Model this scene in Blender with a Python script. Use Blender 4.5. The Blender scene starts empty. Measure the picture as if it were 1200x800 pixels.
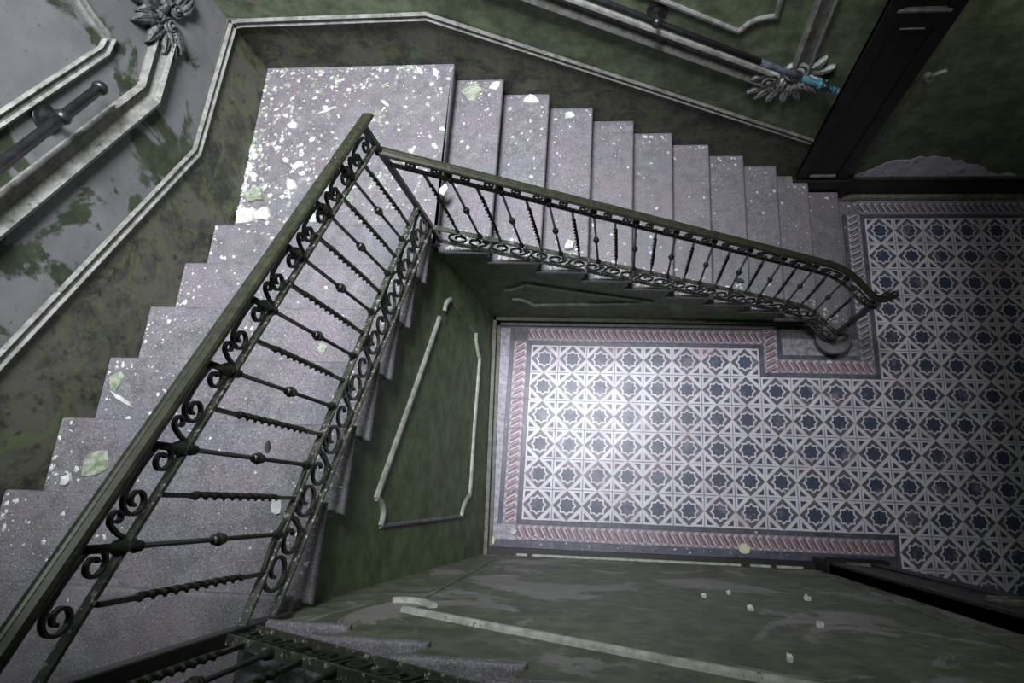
import bpy, bmesh, math, random
from mathutils import Vector, Matrix, noise
C = bpy.context.scene.collection
R = math.radians
rnd = random.Random(7)

# ------------------------------------------------------------------ camera, world, light, exposure
cam_d = bpy.data.cameras.new('camera'); cam = bpy.data.objects.new('camera', cam_d); C.objects.link(cam)
cam.matrix_world = Matrix(((0.99624, -0.014862, 0.08535, 0.690925), (0.03814, 0.959806, -0.27806, -1.488905),
                           (-0.077787, 0.28027, 0.956764, 5.168221), (0, 0, 0, 1)))
cam_d.sensor_fit = 'HORIZONTAL'; cam_d.sensor_width = 36.0; cam_d.lens = 21.0913
cam_d.shift_x = -0.057939; cam_d.shift_y = -0.010671; cam_d.clip_start = 0.02
bpy.context.scene.camera = cam

world = bpy.data.worlds.new('world'); bpy.context.scene.world = world; world.use_nodes = True
bg = world.node_tree.nodes['Background']; bg.inputs[0].default_value = (0.78, 0.80, 0.92, 1); bg.inputs[1].default_value = 0.55

sky_d = bpy.data.lights.new('skylight', 'AREA'); sky = bpy.data.objects.new('skylight', sky_d); C.objects.link(sky)
sky_d.shape = 'RECTANGLE'; sky_d.size = 1.5; sky_d.size_y = 1.6; sky_d.energy = 1060; sky_d.color = (0.92, 0.93, 1.0)
sky.location = (0.25, 0.25, 8.2)

hall_d = bpy.data.lights.new('hall_fill', 'POINT'); hall = bpy.data.objects.new('hall_fill', hall_d); C.objects.link(hall)  # added fill light without a fixture, lifts the dim wall past the pilaster
hall_d.energy = 10; hall_d.shadow_soft_size = 0.12; hall_d.color = (1.0, 0.97, 0.92); hall.location = (3.4, 0.55, 2.9)

vs = bpy.context.scene.view_settings
vs.view_transform = 'Standard'; vs.look = 'None'; vs.gamma = 1.0; vs.use_curve_mapping = False; vs.exposure = 0.0

# ------------------------------------------------------------------ measurements
XR, YW, G, RI, XW, YL, G2 = 2.602, 1.3755, 0.308315, 0.165565, -1.8273, 0.0817, 0.319772
Z11, Z18 = 11 * RI, 18 * RI
XLAND = XR - 10 * G            # front edge of first landing
YL2 = YL - 6 * G2              # front edge of second landing
X19 = -0.515                   # front edge of tread 19
YE, XE, YE3 = 0.042, -0.456, -1.882      # tread ends at the well
YRW, YLW = 0.10, -1.90        # well walls under the flights
def xwall(y, z): return -0.465 + 0.035 * (-y) - 0.042 * z

# ------------------------------------------------------------------ material helpers
class NT:
    def __init__(s, name):
        s.m = bpy.data.materials.new(name); s.m.use_nodes = True; s.t = s.m.node_tree; s.n = s.t.nodes; s.b = s.n['Principled BSDF']
    def node(s, kind, **kw):
        n = s.n.new(kind)
        for k, v in kw.items(): setattr(n, k, v)
        return n
    def link(s, a, b): s.t.links.new(a, b)
    def put(s, v, sock):
        if hasattr(v, 'is_linked') or isinstance(v, bpy.types.NodeSocket): s.link(v, sock)
        else: sock.default_value = v
    def math(s, op, a, b=0.0, c=0.0):
        n = s.node('ShaderNodeMath', operation=op)
        for i, v in enumerate((a, b, c)): s.put(v, n.inputs[i])
        return n.outputs[0]
    def coord(s, which='pos'):
        if which == 'pos': return s.node('ShaderNodeNewGeometry').outputs['Position']
        return s.node('ShaderNodeTexCoord').outputs['Object']
    def scale(s, v, k):
        n = s.node('ShaderNodeVectorMath', operation='MULTIPLY'); s.link(v, n.inputs[0]); n.inputs[1].default_value = k; return n.outputs[0]
    def noise(s, v, sc, det=4, rough=0.6, dist=0.0, col=False):
        n = s.node('ShaderNodeTexNoise'); s.link(v, n.inputs['Vector']); n.inputs['Scale'].default_value = sc
        n.inputs['Detail'].default_value = det; n.inputs['Roughness'].default_value = rough; n.inputs['Distortion'].default_value = dist
        return n.outputs['Color' if col else 'Fac']
    def ramp(s, f, a, b):        # smooth mask between a and b
        n = s.node('ShaderNodeMapRange', interpolation_type='SMOOTHSTEP'); s.put(f, n.inputs[0])
        n.inputs[1].default_value = a; n.inputs[2].default_value = b; return n.outputs[0]
    def mix(s, f, a, b, mode='MIX'):
        n = s.node('ShaderNodeMix', data_type='RGBA', blend_type=mode); s.put(f, n.inputs[0])
        for v, i in ((a, 6), (b, 7)):
            if isinstance(v, tuple): n.inputs[i].default_value = (*v, 1)
            else: s.link(v, n.inputs[i])
        return n.outputs[2]
    def bump(s, h, st, d=0.01):
        n = s.node('ShaderNodeBump'); n.inputs['Strength'].default_value = st; n.inputs['Distance'].default_value = d
        s.link(h, n.inputs['Height']); s.link(n.outputs[0], s.b.inputs['Normal'])
    def done(s, col, rough=0.6, metal=0.0, spec=0.5):
        if isinstance(col, tuple): s.b.inputs['Base Color'].default_value = (*col, 1)
        else: s.link(col, s.b.inputs['Base Color'])
        s.put(rough, s.b.inputs['Roughness']); s.b.inputs['Metallic'].default_value = metal
        s.b.inputs['Specular IOR Level'].default_value = spec
        return s.m

def stone_mat(name, dust=0.62, tint=(0.132, 0.130, 0.137)):
    t = NT(name); p = t.coord()
    big = t.noise(p, 3.2, 4); mid = t.noise(p, 14, 5); fine = t.noise(p, 150, 2, 0.7); fc = t.noise(p, 110, 2, 0.7, col=True)
    c = t.mix(t.ramp(mid, 0.3, 0.7), tuple(x * 0.72 for x in tint), tuple(x * 1.22 for x in tint))
    c = t.mix(t.ramp(big, 0.42, 0.7), c, (0.155, 0.132, 0.150))
    c = t.mix(t.math('MULTIPLY', t.ramp(t.noise(p, 2.1, 5, 0.6), 0.52, 0.68), 0.6), c, (0.120, 0.132, 0.155))
    c = t.mix(0.22, c, fc, 'OVERLAY')
    c = t.mix(t.ramp(fine, 0.56, 0.70), c, (0.30, 0.292, 0.31))
    c = t.mix(t.ramp(fine, 0.45, 0.33), c, (0.055, 0.05, 0.065))
    d = t.math('MULTIPLY', t.ramp(t.noise(p, 5.5, 8, 0.72, 0.6), dust, dust + 0.08), t.ramp(t.noise(p, 48, 4, 0.7), 0.40, 0.60))
    c = t.mix(d, c, t.mix(t.ramp(t.noise(p, 9, 2), 0.5, 0.62), (0.52, 0.52, 0.50), (0.36, 0.42, 0.30)))
    t.bump(t.math('ADD', fine, t.math('MULTIPLY', d, 2.0)), 0.25, 0.004)
    return t.done(c, t.math('ADD', 0.42, t.math('MULTIPLY', mid, 0.25)), spec=0.5)

def paint_mat(name, green, pale, bias, scale=1.6, moss=0.25, rough=0.6, spec=0.35):
    # old oil paint: green coat, the pale undercoat showing where it has come away
    t = NT(name); p = t.coord()
    n1 = t.noise(p, scale, 9, 0.62, 0.8); n2 = t.noise(p, 9, 5, 0.65); n3 = t.noise(p, 70, 3, 0.6)
    g = t.mix(t.ramp(n2, 0.3, 0.72), tuple(x * 0.62 for x in green), tuple(x * 1.35 for x in green))
    g = t.mix(t.math('MULTIPLY', t.ramp(t.noise(p, 2.4, 6, 0.65), 0.5, 0.72), moss), g, (0.05, 0.045, 0.022))
    w = t.mix(t.ramp(t.noise(p, 3.1, 4), 0.35, 0.68), tuple(x * 0.72 for x in pale), pale)
    w = t.mix(t.math('MULTIPLY', t.ramp(n2, 0.55, 0.7), 0.35), w, (0.10, 0.13, 0.085))
    m = t.ramp(n1, bias, bias + 0.035)
    c = t.mix(m, g, w)
    c = t.mix(t.math('MULTIPLY', t.ramp(n3, 0.66, 0.72), 0.5), c, (0.30, 0.31, 0.27))
    c = t.mix(t.math('MULTIPLY', t.ramp(t.noise(p, 30, 4, 0.7), 0.36, 0.30), 0.6), c, (0.012, 0.014, 0.010))
    t.bump(t.math('ADD', t.math('MULTIPLY', m, -0.6), t.math('MULTIPLY', n2, 0.5)), 0.35, 0.006)
    return t.done(c, rough, spec=spec)

def marble_mat(name):
    t = NT(name); p = t.coord()
    n1 = t.noise(p, 3.0, 9, 0.7, 1.2); n2 = t.noise(p, 10, 9, 0.75, 0.6); n3 = t.noise(p, 1.5, 4, 0.6)
    c = t.mix(t.ramp(n1, 0.38, 0.60), (0.022, 0.024, 0.018), (0.095, 0.093, 0.072))
    c = t.mix(t.math('MULTIPLY', t.ramp(n2, 0.50, 0.60), 0.8), c, (0.095, 0.110, 0.044))
    c = t.mix(t.math('MULTIPLY', t.ramp(n3, 0.52, 0.66), 0.5), c, (0.105, 0.094, 0.09))
    c = t.mix(t.math('MULTIPLY', t.ramp(t.noise(p, 16, 7, 0.75), 0.46, 0.36), 0.85), c, (0.014, 0.016, 0.012))
    c = t.mix(t.math('MULTIPLY', t.ramp(t.noise(p, 5, 10, 0.78, 1.5), 0.54, 0.60), 0.6), c, (0.085, 0.135, 0.045))
    c = t.mix(t.math('MULTIPLY', t.ramp(t.noise(p, 60, 4, 0.7), 0.62, 0.70), 0.5), c, (0.22, 0.22, 0.18))
    t.bump(n2, 0.3, 0.004)
    return t.done(c, 0.5, spec=0.4)

def simple_mat(name, a, b, sc=20, rough=0.5, metal=0.0, chip=None, chip_at=0.64, spec=0.5, bump=0.2):
    t = NT(name); p = t.coord()
    n = t.noise(p, sc, 5, 0.65)
    c = t.mix(t.ramp(n, 0.32, 0.68), a, b)
    if chip: c = t.mix(t.ramp(t.noise(p, sc * 2.3, 5, 0.7), chip_at, chip_at + 0.05), c, chip)
    if bump: t.bump(n, bump, 0.003)
    return t.done(c, rough, metal, spec)

def star_tile_mat():
    t = NT('star_tile'); o = t.coord('obj'); p = t.coord()
    s = t.node('ShaderNodeSeparateXYZ'); t.link(t.scale(o, (4, 4, 4)), s.inputs[0])
    ax = t.math('ABSOLUTE', s.outputs[0]); ay = t.math('ABSOLUTE', s.outputs[1])
    mx = t.math('MAXIMUM', ax, ay); sm = t.math('ADD', ax, ay); mn = t.math('MINIMUM', ax, ay)
    st = t.math('MINIMUM', mx, t.math('MULTIPLY', sm, 0.70711))
    def lt(v, k): return t.math('LESS_THAN', v, k)
    def gt(v, k): return t.math('GREATER_THAN', v, k)
    white = t.mix(t.ramp(t.noise(p, 6, 5, 0.6), 0.35, 0.65), (0.50, 0.49, 0.53), (0.62, 0.60, 0.64))
    white = t.mix(t.math('MULTIPLY', t.ramp(t.noise(p, 2.2, 4), 0.5, 0.66), 0.5), white, (0.52, 0.40, 0.46))
    ink = t.mix(t.noise(p, 40, 3), (0.020, 0.030, 0.058), (0.050, 0.066, 0.115))
    grey = t.mix(t.noise(p, 30, 3), (0.055, 0.058, 0.072), (0.105, 0.10, 0.118))
    c = white
    band = t.math('MULTIPLY', lt(sm, 0.485), gt(sm, 0.385)); c = t.mix(band, c, grey)
    inner = lt(sm, 0.385); c = t.mix(inner, c, grey)
    c = t.mix(lt(st, 0.232), c, white)
    c = t.mix(lt(st, 0.182), c, ink)
    tri = t.math('MULTIPLY', t.math('MULTIPLY', lt(mx, 0.425), gt(sm, 0.645)), gt(mn, 0.2)); c = t.mix(tri, c, ink)
    joint = t.math('MULTIPLY', gt(mx, 0.482), gt(sm, 0.62)); c = t.mix(t.math('MULTIPLY', joint, 0.55), c, grey)
    # worn and dirty patches
    wear = t.ramp(t.noise(p, 4.5, 8, 0.72, 0.5), 0.52, 0.66)
    c = t.mix(t.math('MULTIPLY', wear, 0.42), c, t.mix(t.noise(p, 12, 3), (0.30, 0.28, 0.32), (0.40, 0.32, 0.38)))
    c = t.mix(t.math('MULTIPLY', t.ramp(t.noise(p, 60, 4, 0.7), 0.60, 0.70), 0.6), c, (0.62, 0.61, 0.63))
    c = t.mix(t.math('MULTIPLY', t.ramp(t.noise(p, 35, 5, 0.7), 0.38, 0.30), 0.7), c, (0.05, 0.045, 0.05))
    t.bump(t.noise(p, 25, 4), 0.12, 0.004)
    return t.done(c, t.math('ADD', 0.30, t.math('MULTIPLY', t.noise(p, 7, 5), 0.20)), spec=0.5)

def zigzag_mat(name, accent):
    t = NT(name); o = t.coord('obj'); p = t.coord()
    s = t.node('ShaderNodeSeparateXYZ'); t.link(o, s.inputs[0]); x, y = s.outputs[0], s.outputs[1]
    f = t.math('FRACT', t.math('DIVIDE', t.math('ADD', x, t.math('MULTIPLY', y, 0.55)), 0.0625))
    tri = t.math('ABSOLUTE', t.math('SUBTRACT', t.math('FRACT', t.math('DIVIDE', x, 0.0625)), 0.5))
    ay = t.math('ABSOLUTE', y)
    white = t.mix(t.noise(p, 10, 4), (0.34, 0.32, 0.36), (0.54, 0.52, 0.56))
    slash = t.math('MULTIPLY', t.math('LESS_THAN', f, 0.46), t.math('LESS_THAN', ay, 0.042))
    red = t.mix(t.noise(p, 30, 3), tuple(0.75 * v for v in accent), tuple(1.35 * v for v in accent))
    c = t.mix(slash, white, red)
    sl2 = t.math('MULTIPLY', t.math('LESS_THAN', t.math('FRACT', t.math('ADD', f, 0.3)), 0.22), t.math('LESS_THAN', ay, 0.036))
    c = t.mix(sl2, c, (0.10, 0.09, 0.11))
    edge = t.math('GREATER_THAN', t.math('ADD', t.math('MULTIPLY', ay, 1.0), t.math('MULTIPLY', tri, 0.05)), 0.058)
    c = t.mix(edge, c, (0.20, 0.17, 0.20))
    c = t.mix(t.math('MULTIPLY', t.ramp(t.noise(p, 5, 8, 0.72), 0.48, 0.64), 0.55), c, (0.22, 0.17, 0.20))
    c = t.mix(t.math('MULTIPLY', t.ramp(t.noise(p, 60, 4, 0.7), 0.62, 0.70), 0.6), c, (0.60, 0.60, 0.61))
    t.bump(t.noise(p, 25, 4), 0.12, 0.004)
    return t.done(c, 0.4, spec=0.5)

M = {}
M['stone'] = stone_mat('worn_stone', 0.66)
M['stone_end'] = M['stone']
M['stone_land'] = stone_mat('dusty_landing_stone', 0.57, (0.150, 0.146, 0.152))
M['iron'] = simple_mat('dark_green_iron', (0.010, 0.012, 0.008), (0.026, 0.030, 0.019), 26, 0.42, 0.0, (0.16, 0.17, 0.12), 0.66, 0.6)
M['iron_worn'] = simple_mat('worn_green_iron', (0.022, 0.025, 0.018), (0.065, 0.070, 0.050), 24, 0.5, 0.0, (0.33, 0.34, 0.29), 0.57, 0.5)
M['rail_wood'] = simple_mat('olive_handrail', (0.014, 0.015, 0.009), (0.031, 0.033, 0.019), 34, 0.38, 0.0, (0.13, 0.13, 0.09), 0.66, 0.5)
M['green'] = paint_mat('green_oil_paint', (0.105, 0.150, 0.070), (0.20, 0.21, 0.18), 0.66, 1.5, 0.35)
M['green_dull'] = paint_mat('dull_green_paint', (0.108, 0.124, 0.084), (0.25, 0.245, 0.235), 0.525, 1.7, 0.4)
M['green_back'] = paint_mat('back_wall_green_paint', (0.150, 0.190, 0.112), (0.22, 0.22, 0.21), 0.64, 1.3, 0.5)
M['green_left'] = paint_mat('peeling_left_wall_paint', (0.045, 0.060, 0.035), (0.185, 0.19, 0.195), 0.43, 1.35, 0.3, 0.78, 0.25)
M['dado'] = marble_mat('painted_marble_dado')
M['mould'] = simple_mat('plaster_moulding', (0.12, 0.125, 0.105), (0.25, 0.25, 0.235), 16, 0.6, 0.0, (0.05, 0.06, 0.035), 0.60)
M['mould_pale'] = simple_mat('pale_plaster_moulding', (0.24, 0.25, 0.21), (0.42, 0.42, 0.38), 18, 0.6, 0.0, (0.06, 0.07, 0.04), 0.62)
M['mould_grey'] = simple_mat('grey_moulding', (0.10, 0.10, 0.10), (0.20, 0.20, 0.20), 14, 0.6, 0.0, (0.05, 0.06, 0.04), 0.6)
M['ornament'] = simple_mat('ornament_plaster', (0.28, 0.29, 0.26), (0.52, 0.52, 0.50), 40, 0.6, 0.0, (0.03, 0.035, 0.02), 0.58)
M['ornament_dark'] = simple_mat('dirty_ornament_plaster', (0.05, 0.052, 0.048), (0.14, 0.14, 0.14), 40, 0.6, 0.0, (0.02, 0.022, 0.016), 0.56)
M['dark_wood'] = simple_mat('black_brown_wood', (0.006, 0.005, 0.005), (0.014, 0.011, 0.010), 14, 0.45, 0.0, (0.05, 0.045, 0.04), 0.72, 0.4)
M['ledge'] = simple_mat('worn_ledge', (0.07, 0.07, 0.055), (0.15, 0.15, 0.125), 22, 0.55, 0.0, (0.02, 0.02, 0.018), 0.6)
M['teal'] = simple_mat('teal_paint', (0.03, 0.12, 0.16), (0.07, 0.24, 0.29), 30, 0.4, 0.0, (0.28, 0.33, 0.34), 0.62)
M['bluegrey'] = simple_mat('blue_grey_paint', (0.03, 0.04, 0.055), (0.11, 0.14, 0.18), 18, 0.4, 0.0, (0.015, 0.015, 0.018), 0.56)
M['pipe'] = simple_mat('black_pipe', (0.008, 0.008, 0.009), (0.020, 0.020, 0.021), 30, 0.36, 0.0, (0.07, 0.07, 0.07), 0.7)
M['chip_white'] = simple_mat('white_plaster', (0.36, 0.36, 0.34), (0.62, 0.62, 0.61), 30, 0.75)
M['chip_green'] = simple_mat('green_grey_plaster', (0.12, 0.155, 0.085), (0.34, 0.37, 0.30), 34, 0.75)
M['chip_yellow'] = simple_mat('yellowed_plaster', (0.50, 0.50, 0.34), (0.62, 0.61, 0.45), 24, 0.75)
M['chip_dark'] = simple_mat('dark_fragment', (0.010, 0.010, 0.012), (0.03, 0.03, 0.032), 24, 0.7)
M['grout'] = simple_mat('grout', (0.10, 0.10, 0.105), (0.17, 0.165, 0.17), 30, 0.8)
M['liner'] = simple_mat('slate_liner', (0.045, 0.05, 0.07), (0.10, 0.10, 0.13), 12, 0.35, 0.0, (0.25, 0.24, 0.27), 0.62)
M['plain_tile'] = simple_mat('plain_border_tile', (0.16, 0.155, 0.175), (0.36, 0.35, 0.39), 28, 0.4, 0.0, (0.10, 0.09, 0.10), 0.6)
M['star'] = star_tile_mat()
M['zig'] = zigzag_mat('red_zigzag_tile', (0.17, 0.070, 0.085))
M['zig_grey'] = zigzag_mat('grey_zigzag_tile', (0.085, 0.075, 0.082))
M['plaster_patch'] = simple_mat('bare_plaster_patch', (0.50, 0.48, 0.56), (0.74, 0.70, 0.78), 8, 0.75, 0.0, (0.10, 0.10, 0.10), 0.6)
M['upper_plaster'] = simple_mat('upper_plaster', (0.10, 0.11, 0.09), (0.16, 0.165, 0.15), 3, 0.8)

# ------------------------------------------------------------------ object helpers
def link(name, me, mat=None, parent=None, mw=None):
    o = bpy.data.objects.new(name, me); C.objects.link(o)
    if mat is not None and me is not None and not me.materials: me.materials.append(mat)
    if parent is not None: o.parent = parent
    if mw is not None: o.matrix_local = mw
    return o
def bm_mesh(name, bm, smooth=False):
    me = bpy.data.meshes.new(name); bmesh.ops.recalc_face_normals(bm, faces=bm.faces[:])
    bm.to_mesh(me); bm.free()
    if smooth:
        for p in me.polygons: p.use_smooth = True
    return me
def thing(name, label, cat, loc=(0, 0, 0), group=None):
    o = bpy.data.objects.new(name, None); C.objects.link(o); o.location = loc; o.empty_display_size = 0.1
    o['label'] = label; o['category'] = cat
    if group: o['group'] = group
    return o
def tag(o, label, cat, group=None, kind=None):
    o['label'] = label; o['category'] = cat
    if group: o['group'] = group
    if kind: o['kind'] = kind
    return o
def structure(o): o['kind'] = 'structure'; return o
def add_box(bm, x0, x1, y0, y1, z0, z1):
    v = [bm.verts.new((x, y, z)) for z in (z0, z1) for y in (y0, y1) for x in (x0, x1)]
    for f in ((0, 2, 3, 1), (4, 5, 7, 6), (0, 1, 5, 4), (2, 6, 7, 3), (0, 4, 6, 2), (1, 3, 7, 5)): bm.faces.new([v[i] for i in f])
    return v
def box_mesh(name, x0, x1, y0, y1, z0, z1, bevel=0.0, seg=1):
    bm = bmesh.new(); add_box(bm, x0, x1, y0, y1, z0, z1)
    if bevel: bmesh.ops.bevel(bm, geom=bm.edges[:], offset=bevel, segments=seg, affect='EDGES', profile=0.5)
    return bm_mesh(name, bm)
def prism(name, poly3, thick):           # polygon (3D points) extruded along vector thick
    bm = bmesh.new(); a = [bm.verts.new(p) for p in poly3]; b = [bm.verts.new(Vector(p) + Vector(thick)) for p in poly3]
    bm.faces.new(a); bm.faces.new(b[::-1]); n = len(a)
    for i in range(n): bm.faces.new((a[i], b[i], b[(i + 1) % n], a[(i + 1) % n]))
    bm.normal_update(); bmesh.ops.triangulate(bm, faces=[f for f in bm.faces if len(f.verts) > 4])
    return bm_mesh(name, bm)
def sweep(name, path, normal, profile, closed_profile=True, caps=True, smooth=False, closed=False):
    # profile of (side, up) along a path; side = normal x tangent, mitred at corners
    bm = bmesh.new(); P = [Vector(p) for p in path]; N = Vector(normal).normalized(); n = len(P); rings = []
    for i in range(n):
        if closed: t0 = (P[i] - P[i - 1]).normalized(); t1 = (P[(i + 1) % n] - P[i]).normalized()
        else:
            t0 = (P[i] - P[i - 1]).normalized() if i > 0 else (P[1] - P[0]).normalized()
            t1 = (P[i + 1] - P[i]).normalized() if i < n - 1 else t0
        s0 = N.cross(t0).normalized(); s1 = N.cross(t1).normalized(); s = (s0 + s1)
        s = s / max(0.3, s.length_squared / 2) if s.length > 1e-6 else s0
        rings.append([bm.verts.new(P[i] + s * a + N * b) for a, b in profile])
    m = len(profile)
    for i in range(n if closed else n - 1):
        A, B = rings[i], rings[(i + 1) % n]
        for j in range(m if closed_profile else m - 1): bm.faces.new((A[j], A[(j + 1) % m], B[(j + 1) % m], B[j]))
    if caps and not closed: bm.faces.new(rings[0][::-1]); bm.faces.new(rings[-1])
    return bm_mesh(name, bm, smooth)
def rect(w, h, up0=0.0): return [(-w / 2, up0), (w / 2, up0), (w / 2, up0 + h), (-w / 2, up0 + h)]
def circ(r, n=10): return [(r * math.cos(2 * math.pi * i / n), r * math.sin(2 * math.pi * i / n)) for i in range(n)]
def lathe(bm, prof, n=10, mat=Matrix()):
    rings = [[bm.verts.new(mat @ Vector((max(r, 1e-4) * math.cos(2 * math.pi * i / n), max(r, 1e-4) * math.sin(2 * math.pi * i / n), z))) for i in range(n)] for r, z in prof]
    for A, B in zip(rings, rings[1:]):
        for i in range(n): bm.faces.new((A[i], A[(i + 1) % n], B[(i + 1) % n], B[i]))
    bm.faces.new(rings[0][::-1]); bm.faces.new(rings[-1])
def lathe_mesh(name, prof, n=10, smooth=True):
    bm = bmesh.new(); lathe(bm, prof, n); return bm_mesh(name, bm, smooth)
def align_z(d):                          # matrix turning local Z to direction d
    return Vector((0, 0, 1)).rotation_difference(Vector(d)).to_matrix().to_4x4()

# ------------------------------------------------------------------ floor and its tiles
floor = structure(link('floor', box_mesh('floor', -1.83, 5.4, -3.3, 1.42, -0.12, -0.012), M['grout']))
T = 0.25
star_me = box_mesh('tile', -T / 2 + .001, T / 2 - .001, -T / 2 + .001, T / 2 - .001, -0.012, 0.0)
star_me.materials.append(M['star'])
cells = [(c, j) for j in range(1, 7) for c in range(0, 8)] + [(c, j) for j in range(2, 7) for c in range(8, 12)] \
      + [(c, j) for j in range(-4, 10) for c in range(12, 21)]
for c, j in cells:
    o = link('tile', star_me, parent=floor)
    o.location = (c * T, -j * T, rnd.uniform(-.0008, .0006)); o.rotation_euler = (R(rnd.gauss(0, .16)), R(rnd.gauss(0, .16)), 0)
def border(name, x0, y0, x1, y1, w, mat, seg=0.25, z=0.0):   # run of border tiles centred on a line
    L = math.hypot(x1 - x0, y1 - y0); n = max(1, round(L / seg)); l = L / n; a = math.atan2(y1 - y0, x1 - x0)
    me = box_mesh(name, -l / 2 + .001, l / 2 - .001, -w / 2 + .001, w / 2 - .001, -0.012, 0.0); me.materials.append(mat)
    for i in range(n):
        f = (i + .5) / n; o = link(name, me, parent=floor); o.location = (x0 + (x1 - x0) * f, y0 + (y1 - y0) * f, z + rnd.uniform(-.0008, .0006))
        o.rotation_euler = (R(rnd.gauss(0, .16)), R(rnd.gauss(0, .16)), a)
H = T / 2; LW = 0.035; ZW = 0.125
# outline of the star field: slate liner, then the red zigzag outside it
xl, yt, yj, xj, xr, yb, ytop = -H, -H, -3 * T / 2, 8 * T - H, 12 * T - H, -6.5 * T, 4.5 * T
field = [((xl - LW / 2, yb - LW), (xl - LW / 2, yt + LW)), ((xl, yt + LW / 2), (xj, yt + LW / 2)), ((xj + LW / 2, yt + LW), (xj + LW / 2, yj)),
         ((xj, yj + LW / 2), (xr - LW, yj + LW / 2)), ((xr - LW / 2, yj), (xr - LW / 2, ytop + LW)), ((xr, ytop + LW / 2), (5.25, ytop + LW / 2)),
         ((xl, yb - LW / 2), (xr - LW, yb - LW / 2)), ((xr - LW / 2, yb), (xr - LW / 2, yb - 0.26))]
for a, b in field: border('liner_tile', *a, *b, LW, M['liner'], 0.5)
q = ZW / 2
border('border_tile', xl - LW, yt + LW + q, xj + LW, yt + LW + q, ZW, M['zig'])
border('border_tile', xl - LW - q, yt + LW, xl - LW - q, yb - LW, ZW, M['zig'])
border('border_tile', xj + LW + q, yt + LW + ZW, xj + LW + q, yj + LW, ZW, M['zig'])
border('border_tile', xj + LW + ZW, yj + LW + q, xr - LW, yj + LW + q, ZW, M['zig'])
border('border_tile', xr - LW - q, yj + LW + ZW, xr - LW - q, ytop + LW, ZW, M['zig_grey'])
border('border_tile', xr - LW, ytop + LW + q, 5.25, ytop + LW + q, ZW, M['zig_grey'])
border('border_tile', xl - LW, yb - LW - q, xr - LW, yb - LW - q, ZW, M['zig'])
border('liner_tile', xl - LW - ZW - .0175, 0.03, xl - LW - ZW - .0175, -1.80, LW, M['liner'], 0.5)
border('plain_tile', xl - LW * 2 - ZW - .06, 0.03, xl - LW * 2 - ZW - .06, -1.80, .12, M['plain_tile'])
border('plain_tile', xl - LW * 2 - ZW, yb - LW - ZW - .03, xr - LW, yb - LW - ZW - .03, .06, M['liner'])
border('plain_tile', xl - LW * 2 - ZW, yb - LW - q, xl - LW, yb - LW - q, ZW, M['plain_tile'], .13)
xi, yi = xj + LW + ZW, yj + LW + ZW
border('liner_tile', xi + .0175, .09, xi + .0175, yi, LW, M['liner'], 0.5)
border('liner_tile', xi + LW, yi + .0175, xr - LW - ZW, yi + .0175, LW, M['liner'], 0.5)
border('plain_tile', xi + LW, yi + LW + .075, xr - LW - ZW, yi + LW + .075, .15, M['plain_tile'])
border('liner_tile', xr - LW - ZW - .0175, yi + LW, xr - LW - ZW - .0175, ytop + LW, LW, M['liner'], 0.5)
border('plain_tile', xr - LW, ytop + LW + ZW + .05, 5.25, ytop + LW + ZW + .05, .1, M['plain_tile'])
border('plain_tile', xi - .12, yt + LW + ZW + .02, xi + .5, yt + LW + ZW + .02, .04, M['plain_tile'])

# ------------------------------------------------------------------ walls
ZT = 7.8
wall_back = structure(link('wall_back', box_mesh('wall_back', XW - .2, 5.4, YW, YW + .2, -.1, ZT), M['green_back']))
wall_left = structure(link('wall_left', box_mesh('wall_left', XW - .2, XW, -3.5, YW, -.1, ZT), M['green_left']))
wall_front = structure(link('wall_front', box_mesh('wall_front', XW - .2, 5.4, -3.5, -3.3, -.1, ZT), M['green_dull']))
wall_right = structure(link('wall_right', box_mesh('wall_right', 5.3, 5.5, -3.5, YW, -.1, ZT), M['green_dull']))
shade_ceiling = structure(link('shade_ceiling', box_mesh('shade_ceiling', .72, 5.3, -3.3, YW, 5.9, 6.2), M['upper_plaster']))  # unseen slab added to shade the right side and the near steps
# other unseen slabs, leaving an opening sized to limit the skylight
for nm, x0, x1, y0, y1 in (('unseen_ceiling_panel', XW, .72, -3.3, -.5), ('unseen_ceiling_panel', XW, .72, 1.2, YW)):
    link(nm, box_mesh(nm, x0, x1, y0, y1, 5.9, 6.2), M['upper_plaster'], shade_ceiling)
link('unseen_ceiling_panel', box_mesh('unseen_ceiling_panel', 2.2, 5.3, -3.3, YW, 3.32, 3.6), M['upper_plaster'], shade_ceiling)
structure(link('wall_hall', box_mesh('wall_hall', 2.2, 2.4, -1.9, YW, 3.6, 5.9), M['upper_plaster']))
# painted marble dado following the flights, a part of each wall
d = 0.007
link('dado_panel', prism('dado_panel', [(XW, YW - d, 0.0), (2.2, YW - d, 0.0), (2.2, YW - d, .86), (-.56, YW - d, 2.262), (XW, YW - d, 2.262)], (0, d, 0)), M['dado'], wall_back)
link('dado_panel', prism('dado_panel', [(XW + d, YW - d, 1.6), (XW + d, YW - d, 2.262), (XW + d, .39, 2.285), (XW + d, -3.2, 4.13), (XW + d, -3.2, 2.4), (XW + d, -.4, 1.6)], (-d, 0, 0)), M['dado'], wall_left)
# bare plaster where the paint has fallen off above the skirting, back wall right of the pilaster
pts = []
for i in range(25):
    f = i / 24; x = 2.70 + f * 1.42; h = .30 * math.sin(math.pi * min(1, f * 1.15) ** .75) if f < .87 else .30 * (1 - f) * 1.5
    pts.append((x, YW - .003, .30 + max(0.01, h) + rnd.uniform(-.025, .025)))
link('plaster_patch', prism('plaster_patch', [(4.12, YW - .003, .30), (2.70, YW - .003, .30)][::-1][:1] + pts + [(4.12, YW - .003, .30)], (0, .003, 0)), M['plaster_patch'], wall_back)

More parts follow.
